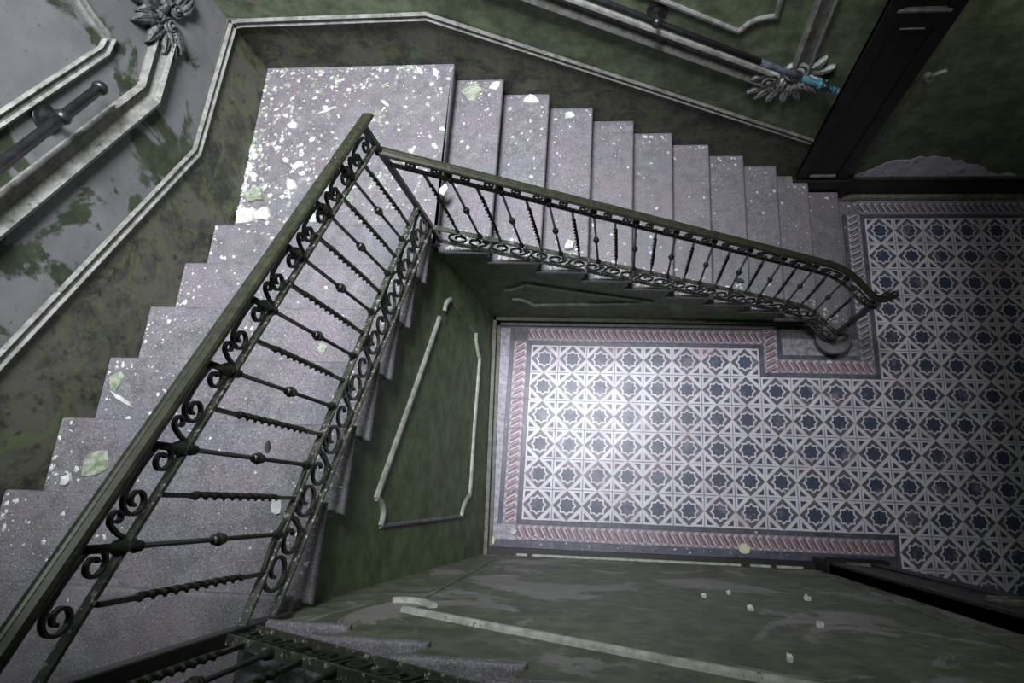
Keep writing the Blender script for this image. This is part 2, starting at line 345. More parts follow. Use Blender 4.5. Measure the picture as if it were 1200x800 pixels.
# well walls under the flights: saw-toothed tops follow the treads
poly = [(2.30, YRW, 0.0)]
for k in range(2, 11):
    xf = XR - (k - 1) * G - .03
    poly += [(xf, YRW, (k - 1) * RI - .04), (xf, YRW, k * RI - .04)]
poly += [(XLAND - .03, YRW, 10 * RI - .04), (XLAND - .03, YRW, Z11 - .05), (-.56, YRW, Z11 - .05), (-.50, YRW, 0)]
wi_b = structure(link('wall_inner_back', prism('wall_inner_back', poly, (0, .12, 0)), M['green']))
bm = bmesh.new()
prof = [(.10, 0), (-1.90, 0)]
top = []
for k in range(18, 11, -1):
    yf = YL - (k - 12) * G2 - .03
    if k == 18: top += [(-1.90, Z18 - .05), (yf, Z18 - .05), (yf, 17 * RI - .04)]
    else: top += [(yf, k * RI - .04), (yf, (k - 1) * RI - (.05 if k == 12 else .04))]
prof += top + [(.10, Z11 - .05)]
bm = bmesh.new(); a = [bm.verts.new((xwall(y, z), y, z)) for y, z in prof]; b = [bm.verts.new((xwall(y, z) - .12, y, z)) for y, z in prof]
bm.faces.new(a); bm.faces.new(b[::-1])
for i in range(len(a)): bm.faces.new((a[i], b[i], b[(i + 1) % len(a)], a[(i + 1) % len(a)]))
bm.normal_update(); bmesh.ops.triangulate(bm, faces=[f for f in bm.faces if len(f.verts) > 4])
structure(link('wall_inner_left', bm_mesh('wall_inner_left', bm), M['green']))
poly = [(2.25, YLW, 0), (-.52, YLW, 0), (-.52, YLW, Z18 - .05)]
for k in range(19, 28):
    xf = X19 + (k - 19) * G + .03
    if xf > 2.25: break
    poly += [(xf, YLW, (k - 1) * RI - .04), (xf, YLW, k * RI - .04)] if k > 19 else [(xf, YLW, k * RI - .04)]
poly += [(2.25, YLW, k * RI - .04)] if k == 27 else [(2.25, YLW, (k - 1) * RI - .04)]
structure(link('wall_inner_front', prism('wall_inner_front', poly, (0, -.12, 0)), M['green_dull']))

# ------------------------------------------------------------------ mouldings (trim)
P_DADO = [(-.028, 0), (-.028, .012), (-.02, .022), (-.011, .012), (.008, .012), (.017, .024), (.028, .016), (.028, 0)]
P_DBL = [(-.066, 0), (-.066, .022), (-.05, .034), (-.04, .012), (.0, .008), (.018, .02), (.03, .028), (.046, .046), (.066, .03), (.066, 0)]
P_THIN = [(-.017, 0), (-.017, .012), (-.006, .02), (.008, .02), (.017, .012), (.017, 0)]
trim_no = [0]
def trim(path, normal, prof, mat, closed=False):
    trim_no[0] += 1
    return structure(link('trim_%d' % trim_no[0], sweep('trim', path, normal, prof, closed=closed), mat))
eb, el = YW - d, XW + d
trim([(2.17, eb, .862), (-.545, eb, 2.245), (XW + .075, eb, 2.235), (XW + .03, eb, 2.225)], (0, -1, 0), P_DADO, M['mould'])
trim([(el, YW - .03, 2.225), (el, .405, 2.268), (el, -1.0, 2.985), (el, -3.2, 4.11)], (1, 0, 0), P_DADO, M['mould'])
trim([(1.66, YW, 1.605), (.2, YW, 2.36), (-.4, YW, 2.665)], (0, -1, 0), P_DBL, M['mould'])
trim([(1.852, YW, 1.70), (1.83, YW, 2.9)], (0, -1, 0), P_DBL, M['mould'])
trim([(XW, .86, 2.665), (XW, .492, 2.668), (XW, -.5, 3.19), (XW, -3.2, 4.6)], (1, 0, 0), P_DBL, M['mould'])
trim([(XW, 1.1, 2.70), (XW, 1.1, 3.6)], (1, 0, 0), P_DBL, M['mould_grey'])
def arc(p, c, q, n=8):     # quadratic through control
    return [tuple((1 - t) ** 2 * p[i] + 2 * t * (1 - t) * c[i] + t * t * q[i] for i in range(3)) for t in (k / n for k in range(n + 1))]
trim([(.30, YW, 2.62), (.89, YW, 2.30), (1.378, YW, 2.042)] + arc((1.40, YW, 2.06), (1.44, YW, 2.15), (1.583, YW, 2.156)) + [(1.555, YW, 2.9)], (0, -1, 0), P_THIN, M['mould'])
trim(arc((XW, .72, 3.25), (XW, .60, 3.06), (XW, .60, 2.945)) + [(XW, .52, 2.955), (XW, -.08, 3.268), (XW, -1.6, 4.06)], (1, 0, 0), P_DADO, M['mould'])
# panel mouldings in the well, some lengths lost
def wl(pts): return [(xwall(y, z), y, z) for y, z in pts]
trim(wl([(-.345, 1.491), (-.90, 1.83), (-1.501, 2.208)]), (1, 0, 0), P_THIN, M['mould_pale'])
trim(arc(wl([(-.272, 1.40)])[0], wl([(-.20, 1.40)])[0], wl([(-.149, 1.29)])[0]), (1, 0, 0), P_THIN, M['mould_pale'])
trim(arc(wl([(-.202, .63)])[0], wl([(-.31, .62)])[0], wl([(-.378, .491)])[0]), (1, 0, 0), P_THIN, M['mould_pale'])
trim(wl([(-.378, .491), (-.941, .55), (-1.451, .58)]), (1, 0, 0), P_THIN, M['mould_pale'])
trim(arc(wl([(-1.451, .58)])[0], wl([(-1.50, .74)])[0], wl([(-1.601, .771)])[0]), (1, 0, 0), P_THIN, M['mould_pale'])
trim(wl([(-1.601, .771), (-1.63, 2.127)]), (1, 0, 0), [(a * .7, b * .6) for a, b in P_THIN], M['mould_grey'])
trim(arc(wl([(-1.63, 2.127)])[0], wl([(-1.53, 2.06)])[0], wl([(-1.493, 2.20)])[0]), (1, 0, 0), P_THIN, M['mould_pale'])
trim(wl([(-.149, 1.29), (-.202, .66)]), (1, 0, 0), [(a * .5, b * .3) for a, b in P_THIN], M['green_dull'])
trim([(.928, YRW, .583), (.40, YRW, .785), (-.05, YRW, .97)], (0, -1, 0), P_THIN, M['mould_pale'])
trim(arc((-.05, YRW, .97), (-.15, YRW, .83), (-.225, YRW, .84)), (0, -1, 0), P_THIN, M['mould_pale'])
trim(arc((-.205, YRW, .62), (-.11, YRW, .63), (-.048, YRW, .463)), (0, -1, 0), P_THIN, M['mould_pale'])
trim([(-.048, YRW, .463), (.45, YRW, .52), (.90, YRW, .575)], (0, -1, 0), P_THIN, M['mould_pale'])
trim([(-.115, YLW, 2.76), (.95, YLW, 3.375), (1.75, YLW, 3.80)], (0, 1, 0), P_THIN, M['mould_pale'])
trim(arc((-.23, YLW, 2.57), (-.14, YLW, 2.50), (-.035, YLW, 2.65)), (0, 1, 0), P_THIN, M['mould_pale'])
trim([(-.14, YLW, 2.50), (-.225, YLW, .50)], (0, 1, 0), [(a * .6, b * .4) for a, b in P_THIN], M['green_dull'])
trim([(2.12, YLW, .6), (2.03, YLW, 2.9)], (0, 1, 0), [(a * .8, b * .5) for a, b in P_THIN], M['green_dull'])
# skirtings
structure(link('baseboard_back', box_mesh('baseboard_back', 2.66, 5.3, YW - .03, YW, 0, .235), M['dark_wood']))
trim([(2.66, YW, .24), (5.3, YW, .24)], (0, 0, 1), [(-.002, 0), (.034, 0), (.034, .02), (-.002, .02)][::-1], M['ledge'])
trim([(2.62, YW - .03, 0.0), (5.3, YW - .03, 0.0)], (0, -1, 0), [(-.0, 0), (.0, .05), (.03, .035), (.04, 0)], M['ledge'])
def skirting(name, a, b, n, mat_h=.085):
    a = Vector(a); b = Vector(b); n = Vector(n)
    me = prism(name, [a, b, b + n * .022, a + n * .022], (0, 0, mat_h)); structure(link(name, me, M['dark_wood']))
    trim_no[0] += 1
    me = prism('trim', [p + Vector((0, 0, mat_h)) for p in (a, b, b + n * .03, a + n * .03)], (0, 0, .022)); structure(link('trim_%d' % trim_no[0], me, M['ledge']))
    trim_no[0] += 1
    me = prism('trim', [a + n * .022, b + n * .022, b + n * .052, a + n * .052], (0, 0, .02)); structure(link('trim_%d' % trim_no[0], me, M['ledge']))
skirting('baseboard_inner_back', (-.47, YRW, 0), (2.27, YRW, 0), (0, -1, 0))
skirting('baseboard_inner_left', (xwall(.09, 0) + .0, YRW, 0), (xwall(-1.88, 0), YLW, 0), (1, 0, 0))
structure(link('baseboard_inner_front', box_mesh('baseboard_inner_front', -.40, 2.2, YLW, YLW + .055, 0, .085), M['dark_wood']))
for x0, x1 in ((-.13, -.04), (.0, 1.63), (1.70, 1.86), (1.90, 2.1)):
    trim_no[0] += 1; structure(link('trim_%d' % trim_no[0], box_mesh('trim', x0, x1, YLW, YLW + .020, .085, .12, .004), M['mould_pale']))

# ------------------------------------------------------------------ stair flights
def rounded_slab(name, poly, z0, z1, round_idx, off=.013):
    # plan polygon extruded; the edges whose index is in round_idx get a rounded nosing
    n = len(poly); P = [Vector(p) for p in poly]
    area = sum(P[i].x * P[(i + 1) % n].y - P[(i + 1) % n].x * P[i].y for i in range(n)); sg = 1 if area > 0 else -1
    def inset(d):
        out = []
        for i in range(n):
            pa, pb, pc = P[i - 1], P[i], P[(i + 1) % n]; t0 = (pb - pa).normalized(); t1 = (pc - pb).normalized()
            n0 = Vector((-t0.y, t0.x)) * sg; n1 = Vector((-t1.y, t1.x)) * sg
            d0 = d if ((i - 1) % n) in round_idx else 0.0; d1 = d if i in round_idx else 0.0
            det = n0.x * n1.y - n0.y * n1.x
            if abs(det) < .02: q = n0 * max(d0, d1)
            else: q = Vector(((d0 * n1.y - d1 * n0.y) / det, (n0.x * d1 - n1.x * d0) / det))
            out.append(pb + q)
        return out
    bm = bmesh.new(); rings = []
    for z, d_ in ((z0, off), (z0 + .004, off * .45), (z0 + .012, off * .08), (z1 - .013, 0), (z1 - .005, off * .25), (z1 - .001, off * .7), (z1, off * 1.2)):
        rings.append([bm.verts.new((p.x, p.y, z)) for p in inset(d_)])
    for A, B in zip(rings, rings[1:]):
        for i in range(n): bm.faces.new((A[i], A[(i + 1) % n], B[(i + 1) % n], B[i]))
    f0 = bm.faces.new(rings[0][::-1]); f1 = bm.faces.new(rings[-1])
    bm.normal_update(); bmesh.ops.triangulate(bm, faces=[f0, f1])
    return bm_mesh(name, bm)
TH = .04
flight1 = thing('stair_flight', 'lower flight of worn grey stone steps along the back wall, ending at the tiled floor', 'stairs', (1.0, .7, 0), 'stone stair flights')
flight2 = thing('stair_flight', 'middle flight of speckled stone steps climbing along the left wall beside the scrolled railing', 'stairs', (-1.1, -.9, Z11), 'stone stair flights')
flight3 = thing('stair_flight', 'topmost stone flight at the bottom edge above the pale-patched lower well wall', 'stairs', (1, -2.5, Z18), 'stone stair flights')
bpy.context.view_layer.update()
def part(name, me, mat, root):
    o = bpy.data.objects.new(name, me); C.objects.link(o)
    if not me.materials: me.materials.append(mat)
    o.parent = root; o.matrix_parent_inverse = Matrix.Translation(-Vector(root.location)); return o
yw = YW - .010
for k in range(1, 11):
    xf = XR - (k - 1) * G; xb = xf - G - .05; z = k * RI
    if k == 1:
        yk = YW - .079; pl = [(xb, yk), (xb, YE + .0), (2.300, YE)]
        for i in range(13):
            a = R(180 + i * 15.5); pl.append((2.46 + .148 * math.cos(a), -.055 + .148 * math.sin(a)))
        pl += [(xf, .02), (xf, yk)]
        me = rounded_slab('tread', pl, z - TH, z, range(1, len(pl) - 1))
        part('tread', me, M['stone'], flight1)
        pr_ = [(xb, YE + .03), (2.345, YE + .03)] + [(2.46 + .118 * math.cos(R(180 + i * 15.5)), -.055 + .118 * math.sin(R(180 + i * 15.5))) for i in range(13)] + [(xf - .03, .02), (xf - .03, yk), (xb, yk)]
        part('riser', prism('riser', [(x, y, 0) for x, y in pr_], (0, 0, z - TH)), M['stone'], flight1)
        continue
    ye = YE - (.012 if k == 2 else 0)
    pl = [(xb, yw), (xb, ye), (xf, ye), (xf, yw)]
    if k == 2: pl = [(xb, yw), (xb, ye), (xf, ye), (xf, YW - .079), (2.16, YW - .079), (2.16, yw)]
    me = rounded_slab('tread', pl, z - TH, z, (0, 1, 2))
    part('tread', me, M['stone'], flight1)
    part('riser', box_mesh('riser', xf - .06, xf - .03, YE + .02, yw - (.08 if k == 2 else 0), z - RI, z - TH), M['stone'], flight1)
part('riser', box_mesh('riser', XLAND - .06, XLAND - .03, YRW + .02, yw, Z11 - RI, Z11 - .05), M['stone'], flight1)
xw = XW + .010
for k in range(12, 18):
    yf = YL - (k - 12) * G2; yb_ = yf - G2 - .05; z = k * RI
    me = rounded_slab('tread', [(xw, yf), (xw, yb_), (XE, yb_), (XE, yf)], z - TH, z, (1, 2, 3))
    part('tread', me, M['stone'], flight2)
    part('riser', box_mesh('riser', xw, XE - .035, yf - .06, yf - .03, z - RI, z - TH), M['stone'], flight2)
part('riser', box_mesh('riser', xw, XE - .035, YL2 - .06, YL2 - .03, Z18 - RI, Z18 - .05), M['stone'], flight2)
for k in range(19, 28):
    xf = X19 + (k - 19) * G; xb = xf + G + .05; z = k * RI
    me = rounded_slab('tread', [(xf, -3.28), (xb, -3.28), (xb, YE3), (xf, YE3)], z - TH, z, (1, 2, 3))
    part('tread', me, M['stone'], flight3)
    part('riser', box_mesh('riser', xf + .03, xf + .06, -3.28, YE3 - .03, z - RI, z - TH), M['stone'], flight3)
land1 = link('stair_landing', rounded_slab('stair_landing', [(xw, YW - .010), (xw, YL - .05), (XE, YL - .05), (XE + .005, .04), (XLAND, .04), (XLAND, YW - .010)], Z11 - .05, Z11, (2, 3, 4)), M['stone_land'])
tag(land1, 'lower stone landing in the far corner strewn with fallen paint and plaster', 'landing')
land2 = link('stair_landing', rounded_slab('stair_landing', [(xw, YL2), (xw, -3.28), (X19 + .05, -3.28), (X19 + .05, YE3 - .02), (XE, YE3), (XE, YL2)], Z18 - .05, Z18, (4, 5)), M['stone'])
tag(land2, 'upper speckled stone landing at the lower left, below the corner railing post', 'landing')

# ------------------------------------------------------------------ railing pieces
def ribbon(name, pts, w, dep):           # flat bar bent edgewise in the local XZ plane, depth along Y
    bm = bmesh.new(); rows = []; n = len(pts)
    for i, (x, z) in enumerate(pts):
        a = pts[max(0, i - 1)]; b = pts[min(n - 1, i + 1)]; t = Vector((b[0] - a[0], b[1] - a[1])).normalized(); nn = Vector((-t.y, t.x)) * (w / 2)
        rows.append([bm.verts.new(v) for v in ((x + nn.x, -dep / 2, z + nn.y), (x + nn.x, dep / 2, z + nn.y), (x - nn.x, dep / 2, z - nn.y), (x - nn.x, -dep / 2, z - nn.y))])
    for A, B in zip(rows, rows[1:]):
        for j in range(4): bm.faces.new((A[j], A[(j + 1) % 4], B[(j + 1) % 4], B[j]))
    bm.faces.new(rows[0][::-1]); bm.faces.new(rows[-1]); return bm_mesh(name, bm)
def c_scroll(U, h, flip=False):
    # C bar along the rail with both ends curled under into spirals
    ro = h * .46; L = U * .25; Rr = U * .67; cz = h * .50; pts = []
    for i in range(27):
        f = 1 - i / 26; a = R(90 + 480 * f); r = ro * (1 - .74 * f); pts.append((L + r * math.cos(a) * .98, cz + r * math.sin(a)))
    for i in range(1, 8): f = i / 8; pts.append((L + (Rr - L) * f, cz + ro + .05 * h * math.sin(math.pi * f)))
    for i in range(27):
        f = i / 26; a = R(90 - 480 * f); r = ro * (1 - .74 * f); pts.append((Rr + r * math.cos(a) * .98, cz + r * math.sin(a)))
    if flip: pts = [(x, h - z) for x, z in pts]
    return pts
def j_scroll(U, h, flip=False):
    pts = []; cx, cz, ro = U * .875, h * .72, h * .24
    for i in range(16):
        f = 1 - i / 15; a = R(10 + 330 * f); r = ro * (1 - .62 * f); pts.append((cx + r * math.cos(a), cz + r * math.sin(a)))
    for i in range(1, 7): f = i / 6; pts.append((cx + ro + U * .012 * math.sin(f * 3), cz - h * .60 * f))
    if flip: pts = [(x, h - z) for x, z in pts]
    return pts
def plain_baluster(L, ext):              # ext: length of the shank running up through the frieze
    r = .0070
    return lathe_mesh('baluster', [(.013, 0), (.017, .006), (.013, .014), (.011, .018), (.015, .024), (r, .034), (r, L * .5), (r, L - .036), (.014, L - .026), (.011, L - .020), (.017, L - .010), (.012, L - .002),
                                   (.010, L + .012), (.018, L + .022), (.021, L + .034), (.017, L + .046), (.010, L + .054), (.010, L + ext)], 10)
def knob_mesh():
    return lathe_mesh('knob', [(.008, -.026), (.014, -.022), (.015, -.016), (.010, -.011), (.016, -.008), (.0195, 0), (.016, .008), (.010, .011), (.015, .016), (.014, .022), (.008, .026)], 12)
def twisted_baluster(L, ext=0):
    bm = bmesh.new(); rings = []; n = 84
    zs = [0.0, L * .17] + [L * (.19 + .62 * i / n) for i in range(n + 1)] + [L * .83, L]
    for i, z in enumerate(zs):
        mid = 2 <= i <= n + 2
        a = 2 * math.pi * 5.0 * (i - 2) / n + .6 if mid else 0.0
        hw, hd = (.0115, .0045) if mid else (.0062, .0062)
        rings.append([bm.verts.new((x * math.cos(a) - y * math.sin(a), x * math.sin(a) + y * math.cos(a), z)) for x, y in ((-hw, -hd), (hw, -hd), (hw, hd), (-hw, hd))])
    for A, B in zip(rings, rings[1:]):
        for j in range(4): bm.faces.new((A[j], A[(j + 1) % 4], B[(j + 1) % 4], B[j]))
    bm.faces.new(rings[0][::-1]); bm.faces.new(rings[-1]); return bm_mesh('twisted_baluster', bm)
P_HR = [(-.020, .0), (.020, .0), (.025, .008), (.025, .018), (.020, .027), (.006, .032), (.0, .029), (-.006, .032), (-.020, .027), (-.025, .018), (-.025, .008)]
KNOB = knob_mesh(); KNOB.materials.append(M['iron'])

class Run:
    """a raked rail along a plan path: pos(s) -> (x, y), height z0 + slope*s for each bar"""
    def __init__(s, plan, low2, low1, bar2, hr): s.plan = [Vector(p) for p in plan]; s.slope = bar2[1]; s.h = dict(low2=low2, low1=low1, bar2=bar2, hr=hr); \
        s.L = [0]; [s.L.append(s.L[-1] + (b - a).length) for a, b in zip(s.plan, s.plan[1:])]
    def xy(s, q):
        for i in range(len(s.plan) - 1):
            if q <= s.L[i + 1] or i == len(s.plan) - 2:
                return s.plan[i].lerp(s.plan[i + 1], (q - s.L[i]) / (s.L[i + 1] - s.L[i]))
    def tan(s, q):
        e = .02; return (s.xy(min(q + e, s.L[-1])) - s.xy(max(q - e, 0))).normalized()
    def z(s, bar, q): return s.h[bar][0] + s.h[bar][1] * q
    def pt(s, bar, q): p = s.xy(q); return Vector((p.x, p.y, s.z(bar, q)))
    def path(s, bar, q0=0, q1=None):
        q1 = s.L[-1] if q1 is None else q1; qs = [q0] + [l for l in s.L[1:-1] if q0 < l < q1] + [q1]; return [s.pt(bar, q) for q in qs]
    def frame(s, bar, q, db=0.0, q2=None):  # matrix: X down/up the slope, Z square to it in the rail's plane
        t = s.tan(q if q2 is None else q2); sl = s.h[bar][1]; c = 1 / math.hypot(1, sl); X = Vector((t.x * c, t.y * c, sl * c)); Y = Vector((-t.y, t.x, 0)); Zv = X.cross(Y)
        m = Matrix((X, Y, Zv)).transposed().to_4x4(); m.translation = s.pt(bar, q) + Zv * db; return m

def build_railing(root, run, s_first, twist_first, spacing, s_end, scroll_end, hr_path=None):
    inv = Matrix.Translation(-Vector(root.location))
    def P(name, me, mat, mw=Matrix()):
        o = bpy.data.objects.new(name, me); C.objects.link(o)
        if not me.materials: me.materials.append(mat)
        o.parent = root; o.matrix_parent_inverse = inv; o.matrix_basis = mw; return o
    c = 1 / math.hypot(1, run.slope)
    P('rail_bar', sweep('rail_bar', run.path('low2'), (0, 0, 1), rect(.024, .012, -.012)), M['iron_worn'])
    P('rail_bar', sweep('rail_bar', run.path('low1'), (0, 0, 1), rect(.028, .012, -.012)), M['iron_worn'])
    P('rail_bar', sweep('rail_bar', run.path('bar2'), (0, 0, 1), rect(.022, .012, -.002)), M['iron_worn'])
    hp = run.path('hr') if hr_path is None else hr_path
    P('handrail', sweep('handrail', hp, (0, 0, 1), P_HR), M['rail_wood'])
    P('rail_bar', sweep('rail_bar', hp, (0, 0, 1), rect(.020, .012, -.012)), M['iron'])
    Z0 = {k: v[0] + v[1] * .9 for k, v in run.h.items()}; L = Z0['bar2'] - Z0['low1'] + .02; ext = Z0['hr'] - Z0['bar2'] - .01
    pb, tb = plain_baluster(L, ext), twisted_baluster(L)
    pb.materials.append(M['iron']); tb.materials.append(M['iron'])
    U = 2 * spacing / c; h = (Z0['hr'] - Z0['bar2'] - .024) * c; hl = (Z0['low1'] - Z0['low2'] - .02) * c
    w = .0080; dep = .012
    hu = h; h = h * .84; big, small = ribbon('scroll', c_scroll(U, h), w, dep), ribbon('scroll', j_scroll(U, h), w, dep)
    lbig, lsmall = ribbon('scroll', c_scroll(U, hl), .011, dep), ribbon('scroll', j_scroll(U, hl), .011, dep)
    for me in (big, small, lbig, lsmall): me.materials.append(M['iron'])
    s = s_first; tw = twist_first
    while s < s_end:
        p = run.pt('low1', s); t = run.tan(s)
        mw = Matrix.Translation(p) @ Matrix.Rotation(math.atan2(t.y, t.x), 4, 'Z')
        if tw: P('twisted_baluster', tb, M['iron'], mw)
        else:
            o = P('baluster', pb, M['iron'], mw)
            k = bpy.data.objects.new('knob', KNOB); C.objects.link(k); k.parent = o; k.location = (0, 0, L * .5)
        s += spacing; tw = not tw
    # scroll friezes run from one plain baluster to the next
    s = s_first + (spacing if twist_first else 0) - 2 * spacing
    while s < scroll_end:
        if s > -.03:
            for bar, ms, db in (('bar2', (big, small), .010), ('low2', (lbig, lsmall), .002)):
                for i, me in enumerate(ms):
                    cs = s + spacing * (.93 if i == 0 else 1.75)
                    if cs > scroll_end + spacing: continue
                    m = run.frame(bar, max(s, 0), db, min(cs, run.L[-1]))
                    if max(s, 0) > 1e-6 or True:
                        # on a bend, hold each piece at its own middle
                        mid = run.frame(bar, cs, db, cs); off = U * (.465 if i == 0 else .875)
                        m = mid @ Matrix.Translation((-off, 0, 0))
                    P('scroll', me, M['iron'], m)
        s += 2 * spacing
    return P

# lower railing: path from the landing corner down to the curved foot
SP = .1182
plan1 = [(-.465, .06), (2.02, .06), (2.10, .050), (2.18, .022), (2.25, -.020), (2.32, -.070), (2.38, -.096), (2.44, -.090), (2.485, -.054), (2.50, -.02)]
rail1 = thing('stair_railing', 'lower iron railing with olive handrail, curving outward at the bottom step', 'railing', (1, .03, 0), 'iron stair railings')
rail2 = thing('stair_railing', 'middle iron railing with large open scrolls, slanting up the left flight', 'railing', (-.45, -.9, Z11), 'iron stair railings')
rail3 = thing('stair_railing', 'upper iron railing at the bottom left edge, seen from just above its foot', 'railing', (.5, -1.86, Z18), 'iron stair railings')
bpy.context.view_layer.update()
k = .465
run1 = Run(plan1, (1.560 + .549 * k, -.549), (1.762 + .540 * k, -.540), (2.425 + .560 * k, -.560), (2.535 + .540 * k, -.540))
run1h = Run(plan1[:7] + [(2.44, -.085), (2.49, -.060), (2.53, -.035)], (0, 0), (0, 0), (0, 0), run1.h['hr'])
P1 = build_railing(rail1, run1, .160, True, SP, 2.93, 2.72, run1h.path('hr'))
run2 = Run([(-.45, .06), (-.45, -1.89)], (2.005, .556), (2.262, .510), (2.840, .557), (2.984, .553))
P2 = build_railing(rail2, run2, .155, True, .1175, 1.84, 1.75)
run3 = Run([(-.45, -1.90), (2.1, -1.90)], (3.19, .56), (3.335, .56), (3.93, .55), (4.05, .55))
P3 = build_railing(rail3, run3, .10, True, .1175, 2.4, 2.2)
# corner posts and the turned foot post
P2('newel_post', box_mesh('newel_post', -.465, -.437, .046, .074, Z11, 3.0, .003), M['iron'])
P3('newel_post', box_mesh('newel_post', -.467, -.433, -1.925, -1.880, Z18, 4.08, .003), M['iron'])
e = run1.pt('low2', run1.L[-1])
o = P1('newel_post', lathe_mesh('newel_post', [(.030, 0), (.034, .015), (.026, .03), (.020, .05), (.026, .07), (.030, .085), (.024, .10), (.017, .115), (.017, .52), (.023, .535), (.017, .55), (.017, .86), (.024, .88), (.024, .95)], 14), M['iron'], Matrix.Translation((e.x, e.y, RI)))
he = run1h.pt('hr', run1h.L[-1])
P1('handrail_cap', lathe_mesh('handrail_cap', [(.001, -.014), (.024, -.010), (.029, .004), (.027, .018), (.020, .030), (.010, .036), (.001, .038)], 14), M['rail_wood'], Matrix.Translation(he + Vector((.003, .002, .0))))
# handrail of the middle flight ends in a rounded nose past the corner post
hs = run2.pt('hr', 0); P2('handrail_stub', box_mesh('handrail_stub', -.463, -.439, .05, .07, 2.86, 2.97), M['iron'])
P2('handrail_cap', sweep('handrail_cap', [hs + Vector((0, .075, -.041)), hs + Vector((0, .06, -.033)), hs + Vector((0, 0, 0))], (0, 0, 1), P_HR), M['rail_wood'])

# ------------------------------------------------------------------ wall handrails
def tube_between(name, a, b, r, n=12): 
    a = Vector(a); b = Vector(b); bm = bmesh.new(); L = (b - a).length
    lathe(bm, [(r * .7, 0), (r, .004), (r, L - .004), (r * .7, L)], n, Matrix.Translation(a) @ align_z(b - a)); return bm_mesh(name, bm, True)
def bracket(root, at, wall_n, rail_off, mat):
    # round rose on the wall, an arm and a ball under the rail
    n = Vector(wall_n); base = Vector(at) - n * rail_off; bm = bmesh.new()
    lathe(bm, [(.062, 0), (.062, .006), (.052, .012), (.044, .008), (.036, .016), (.022, .022), (.012, .03)], 16, Matrix.Translation(base) @ align_z(n))
    lathe(bm, [(.010, 0), (.010, rail_off)], 8, Matrix.Translation(base) @ align_z(n))
    lathe(bm, [(.001, -.034), (.022, -.028), (.033, -.01), (.033, .01), (.022, .028), (.001, .034)], 12, Matrix.Translation(Vector(at)) @ align_z((n.y, -n.x, -.5)))
    o = link('bracket', bm_mesh('bracket', bm, True), mat, root); return o
wr = thing('wall_handrail', 'round dark wall handrail with a teal painted end near the pilaster, back wall', 'handrail')
A, B = Vector((2.125, 1.286, 1.566)), Vector((.518, 1.286, 2.402)); ud = (B - A).normalized()
link('rail', tube_between('rail', A + ud * .64, A + ud * 2.9, .022), M['pipe'], wr)
o = link('worn_rail_end', tube_between('worn_rail_end', A + ud * .30, A + ud * .66, .0225), M['bluegrey'], wr); o['label'] = 'blue-grey worn stretch of the rail'
o = link('rail_end', tube_between('rail_end', A + ud * .02, A + ud * .32, .0232), M['teal'], wr); o['label'] = 'teal painted rail end'
bm = bmesh.new(); lathe(bm, [(.020, -.03), (.027, -.02), (.020, -.008), (.016, 0), (.024, .012), (.024, .022), (.012, .032)], 12, Matrix.Translation(A + ud * .02) @ align_z(-ud))
lathe(bm, [(.028, -.014), (.032, 0), (.028, .014)], 12, Matrix.Translation(A + ud * .16) @ align_z(ud))
link('end_cap', bm_mesh('end_cap', bm, True), M['teal'], wr)
bracket(wr, A + ud * .11, (0, -1, 0), .088, M['pipe']); bracket(wr, A + ud * 1.42, (0, -1, 0), .088, M['pipe'])
wl_ = thing('wall_handrail', 'round black wall handrail with a plain knob end on the left wall', 'handrail')
A, B = Vector((-1.737, .278, 2.995)), Vector((-1.737, -.294, 3.278)); ud = (B - A).normalized()
link('rail', tube_between('rail', A, A + ud * 3.2, .024), M['pipe'], wl_)
bm = bmesh.new(); lathe(bm, [(.018, -.02), (.03, -.014), (.034, .0), (.028, .016), (.010, .026)], 14, Matrix.Translation(A) @ align_z(-ud)); link('end_cap', bm_mesh('end_cap', bm, True), M['pipe'], wl_)
bracket(wl_, A + ud * .27, (1, 0, 0), .085, M['pipe']); bracket(wl_, A + ud * 1.6, (1, 0, 0), .085, M['pipe'])

# ------------------------------------------------------------------ plaster corner ornaments
def leaf_mesh(L, W, curl=.35, lobes=4):
    bm = bmesh.new(); nu, nv = 14, 6; top = []
    for i in range(nu + 1):
        u = i / nu; w = W * (math.sin(math.pi * min(1, u * .86 + .10)) ** .8) * (1 - .30 * abs(math.sin(u * lobes * math.pi))); row = []
        for j in range(nv + 1):
            v = j / nv * 2 - 1
            z = .018 + .035 * math.sin(u * math.pi * .9) * (1 - .6 * v * v) + curl * .10 * max(0, u - .6) - .010 * abs(math.cos(v * 3 * math.pi)) - .014 * (1 - abs(v)) ** 6
            row.append(bm.verts.new((v * w + .012 * math.sin(u * 3), u * L - .02 * abs(v) * u, z)))
        top.append(row)
    for a, b in zip(top, top[1:]):
        for j in range(nv): bm.faces.new((a[j], a[j + 1], b[j + 1], b[j]))
    r = bmesh.ops.extrude_face_region(bm, geom=bm.faces[:]); vs_ = [v for v in r['geom'] if isinstance(v, bmesh.types.BMVert)]
    for v in vs_: v.co.z = min(v.co.z - .012, .0)
    return bm_mesh('leaf', bm, True)
def rosette_mesh(r):
    bm = bmesh.new(); lathe(bm, [(r, 0), (r, .018), (r * .9, .032), (r * .78, .022), (r * .66, .016), (r * .6, .030), (r * .48, .038), (r * .38, .026), (r * .26, .024), (r * .2, .042), (.002, .048)], 18)
    return bm_mesh('rosette', bm, True)
